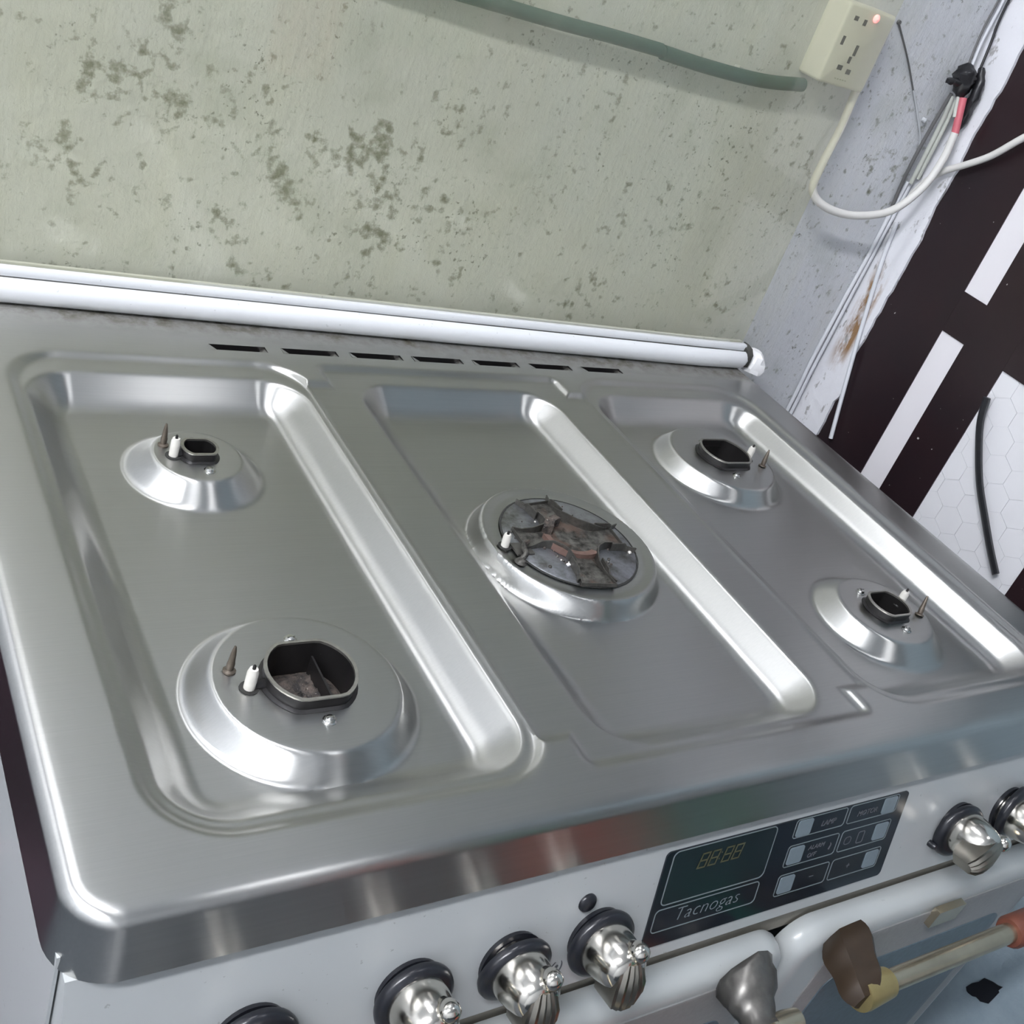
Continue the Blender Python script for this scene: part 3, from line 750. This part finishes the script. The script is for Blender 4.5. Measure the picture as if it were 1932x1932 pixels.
MB().box((.255,-.353,-.190),(.292,-.3465,-.170)).build('handle_clip', BRASSY, dr, 0)
MB().lathe([(.012,-.004),(.014,0),(.014,.03),(.011,.034)],22,fr((.31,*RODR),(1,0,0))).build('handle_collar', simple('red_brown_collar',(.16,.055,.035),.45,.2,.3,60), dr, 50)
# ------------------------------------------------------------------ black scrap stuck to the blue wall
b=MB(); rs=random.Random(11)
P=[]
for a in np.linspace(0,6.283,17)[:-1]:
    u=.011*math.cos(a)*(.6+.8*rs.random()); v=.024*math.sin(a)*(.7+.5*rs.random())
    P.append((-.322+u*.9-v*.5, -.503+v+u*.4))
b.prism(P, XR, XR-.0015, Mx)
tag(b.build('scrap', BLACK, None, 0),'torn black scrap stuck on the blue-grey wall beyond the oven door','scrap')

# ------------------------------------------------------------------ loose white plaster lump at the end of the rail
b=MB(); rnd=random.Random(3)
L=[]
for k,(z,r_) in enumerate(((.0005,.017),(.006,.020),(.014,.018),(.022,.013),(.026,.007))):
    L.append([(.4665+r_*.75*math.cos(a)*(.8+.4*rnd.random()),.283+r_*math.sin(a)*(.8+.4*rnd.random()),z-.001) for a in np.linspace(0,6.283,12)[:-1]])
b.loops(L); 
tag(b.build('plaster_lump', PLASTER, None, 20),'ragged white lump of plaster at the right end of the lid rail','plaster')
b=MB().box((-.0015,-.0015,0),(.003,.0012,.0012),fr((CX-.021,CY-.0315,-.0098),(0,0,1),(1,.2,0)))
tag(b.build('white_crumb', PLASTER, None, 0),'tiny white crumb lying on the middle burner disc','crumb')

# ------------------------------------------------------------------ things on the back wall
sk = empty('wall_socket', (.4235,YB,.333)); tag(sk,'cream surface-mounted power socket behind the top right corner of the glass lid','socket')
b=MB(); L=[]
for i,y in ((0,YB),(0,.3065),(.0012,.304),(.003,.303)):
    L.append([(x,y,z) for x,z in rr(.386+i,.461-i,.337+i,.419-i,.004)])
b.loops(L); b.build('socket_body', SOCK, sk, 40)
def hole(x,z,w_,h_): MB().box((x-w_/2,.3026,z-h_/2),(x+w_/2,.3033,z+h_/2)).build('pin_hole', HOLE, sk, 0)
for x,z,w_,h_ in ((.402,.4055,.006,.0045),(.4165,.404,.0045,.006),(.397,.382,.004,.009),(.4215,.376,.004,.011),(.4185,.3655,.004,.007),(.4095,.356,.0075,.005),(.4245,.354,.0065,.005)): hole(x,z,w_,h_)
MB().lathe([(.0042,0),(.0042,.0012),(.003,.0026),(0,.003)],18,fr((.4295,.3032,.411),(0,-1,0)),True,False).build('indicator_light', LED, sk, 50)
tx = Matrix(((1,0,0,.409),(0,0,-1,.3029),(0,1,0,.3435),(0,0,0,1)))
b=MB()
for i in range(5): b.box((.409+i*.004,.3028,.3440),(.4115+i*.004,.3032,.3452))
b.build('printed_mark', simple('socket_print',(.42,.42,.36),.6), sk, 0)

hs_=empty('hose',(.15,.318,.31)); tag(hs_,'dark green hose running level along the wall behind the glass lid','hose')
MB().tube([(-.222,.340,.3245),(-.212,.334,.3245),(-.195,.3275,.3245),(-.13,.324,.324),(-.063,.321,.324),(.056,.318,.323),(.119,.318,.3235),(.183,.318,.323)],.0068,12,4).build('hose_length', HOSEM, hs_, 60)
MB().tube([(.187,.319,.3215),(.252,.319,.3195),(.327,.319,.3205),(.386,.320,.327)],.0072,12,4).build('hose_length', HOSEM, hs_, 60)
MB().tube([(.178,.318,.323),(.190,.319,.3215)],.0056,12,1).build('hose_joint', HOSEM, hs_, 60)
for x in (-.15,.1,.3): MB().box((x-.003,.327,.3205),(x+.003,YB,.327)).build('hose_clip', WIREL, hs_, 0)

def cable(name, pts, r, mat, label, group=None, flat=1., n=10, cat='cable'):
    return tag(MB().tube(pts, r, n, 5, flat).build(name, mat, None, 60), label, cat, group)
lc = empty('looped_cable',(.55,.29,.205)); tag(lc,'thick white cable looping down from the socket and up to the black tape joint','cable')
loop=[(.468,.321,.339),(.466,.315,.296),(.459,.311,.254),(.459,.308,.224),(.483,.302,.209),(.531,.297,.206),(.585,.292,.221),(.617,.29,.256),(.627,.29,.294),(.628,.2935,.325)]
MB().tube(loop,.0048,12,6).build('cable_sheath', CABLEW, lc, 60)
MB().tube([(.629,.293,.322),(.6285,.300,.343),(.629,.307,.362)],.0046,12,4).build('pink_sleeve', REDS, lc, 60)
MB().tube([(.632,.300,.325),(.633,.306,.345),(.632,.311,.363)],.0022,8,4).build('inner_wire', CABLEP, lc, 60)
MB().tube([(.624,.302,.340),(.624,.307,.352),(.625,.312,.363)],.0022,8,4).build('inner_wire', CABLEP, lc, 60)
cable('cable',[(0.642, 0.319, 0.238), (0.641, 0.309, 0.259), (0.64, 0.291, 0.28), (0.64, 0.268, 0.297), (0.64, 0.241, 0.319), (0.64, 0.214, 0.351), (0.64, 0.18, 0.387), (0.64, 0.146, 0.439)],.0042,CABLEW,'white cable leaving the bundle to the right across the dark door')
# tape joints
jt = MB(); jt.tube([(.628,.320,.397),(.6235,.316,.386),(.624,.3135,.375),(.6295,.312,.360)],lambda t:.004+.0085*math.sin(math.pi*min(1,t*1.05))**.7,11,4,jit=.5)
jt.tube([(.622,.314,.377),(.606,.312,.3755),(.594,.311,.374)],lambda t:.0062-.0030*t,8,3,jit=.7)
tag(jt.build('tape_joint', TAPE, None, 60),'lumpy black tape joint with a spur on the left, beside the room corner','tape joint')
jt = MB(); jt.tube([(.641,.312,.398),(.640,.304,.381),(.640,.302,.366),(.640,.301,.343),(.641,.303,.326)],lambda t:.0022+.0048*math.sin(math.pi*min(1,.12+t*.8)),10,4,jit=.5)
tag(jt.build('tape_joint', TAPE, None, 60),'long narrow black tape joint on the strip of wall beside the dark door','tape joint')
cable('wire',[(.641,.314,.396),(.644,.320,.425),(.6445,.325,.455),(.645,.327,.52)],.0016,TAPE,'thin black wire rising from the long narrow tape joint',cat='wire')
cable('wire',[(.628,.322,.395),(.630,.328,.432),(.633,.330,.469),(.634,.331,.52)],.0014,WIRED,'thin dark wire rising from the lumpy tape joint, the left one',cat='wire')
cable('wire',[(.635,.322,.393),(.638,.328,.425),(.641,.330,.462),(.642,.331,.52)],.0020,CABLEG,'thin white wire rising from the lumpy tape joint, the right one',cat='wire')
cable('wire',[(.634,.331,.215),(.630,.331,.245),(.625,.328,.274),(.622,.324,.320),(.620,.3185,.362)],.0023,WIRED,'dark grey wire slanting from the cable bundle up to the lumpy tape joint',cat='wire')
cable('cable',[(.6225,.3175,.360),(.627,.318,.337),(.633,.3215,.299),(.640,.3265,.250)],.0028,CABLEP,'pale greenish cable between the dark wire and the looped white cable, left of a pair')
cable('cable',[(.6275,.3135,.358),(.632,.3145,.331),(.6365,.3175,.299),(.644,.3235,.258)],.0026,CABLEP,'pale greenish cable between the dark wire and the looped white cable, right of a pair')
cable('cable',[(.640,.332,.25),(.638,.332,.21),(.6375,.332,.149),(.6345,.332,.096),(.633,.332,.037),(.632,.332,-.01),(.634,.332,-.056),(.634,.332,-.10),(.634,.332,-.4)],.0027,CABLEG,'painted-over cable running down the room corner, left of a close pair')
cable('cable',[(.6455,.331,.25),(.6445,.331,.21),(.6435,.331,.15),(.6420,.331,.094),(.6415,.331,.035),(.6405,.331,-.012),(.6415,.331,-.058),(.6425,.331,-.1),(.6425,.331,-.4)],.0027,CABLEG,'painted-over cable running down the room corner, right of a close pair')
cable('cable',[(.6455,.322,.20),(.6455,.317,.163),(.6455,.308,.122),(.6455,.294,.066),(.6455,.278,.006),(.6455,.253,-.082)],.0036,CABLEG,'flat white cable slanting off the wall onto the dark door and cut off square',flat=.8,n=8)
wr = empty('thin_wire',(.6,.333,.28)); tag(wr,'thin wire stapled across the bare wall from the socket corner to the cable bundle','wire')
MB().tube([(.497,.3332,.414),(.538,.3332,.382),(.572,.3332,.352)],.0010,6,4).build('wire_bare', WIRED, wr, 60)
MB().tube([(.572,.3332,.352),(.602,.3332,.325),(.6275,.3328,.298),(.636,.3325,.272)],.0014,6,4).build('wire_painted', WIREL, wr, 60)
MB().lathe([(.003,0),(.003,.004),(.001,.005)],10,fr((.6145,.3345,.324),(0,-1,0))).build('staple', WIREL, wr, 0)
MB().lathe([(.0026,0),(.0022,.003)],10,fr((.4985,.3345,.4135),(0,-1,0))).build('nail', WIRED, wr, 0)
# rubber strip hanging down the tiled panel
b=MB(); b.tube([(.6475,.0865,.084),(.647,.077,.056),(.647,.057,.024),(.647,.034,-.006),(.647,.006,-.034),(.647,-.021,-.060),(.647,-.044,-.080)],.0098,8,6,.4)
tag(b.build('rubber_strip', RUBBER, None, 50),'dark rubber strip hanging in a slight curve down the hexagon tiled door panel','rubber strip')
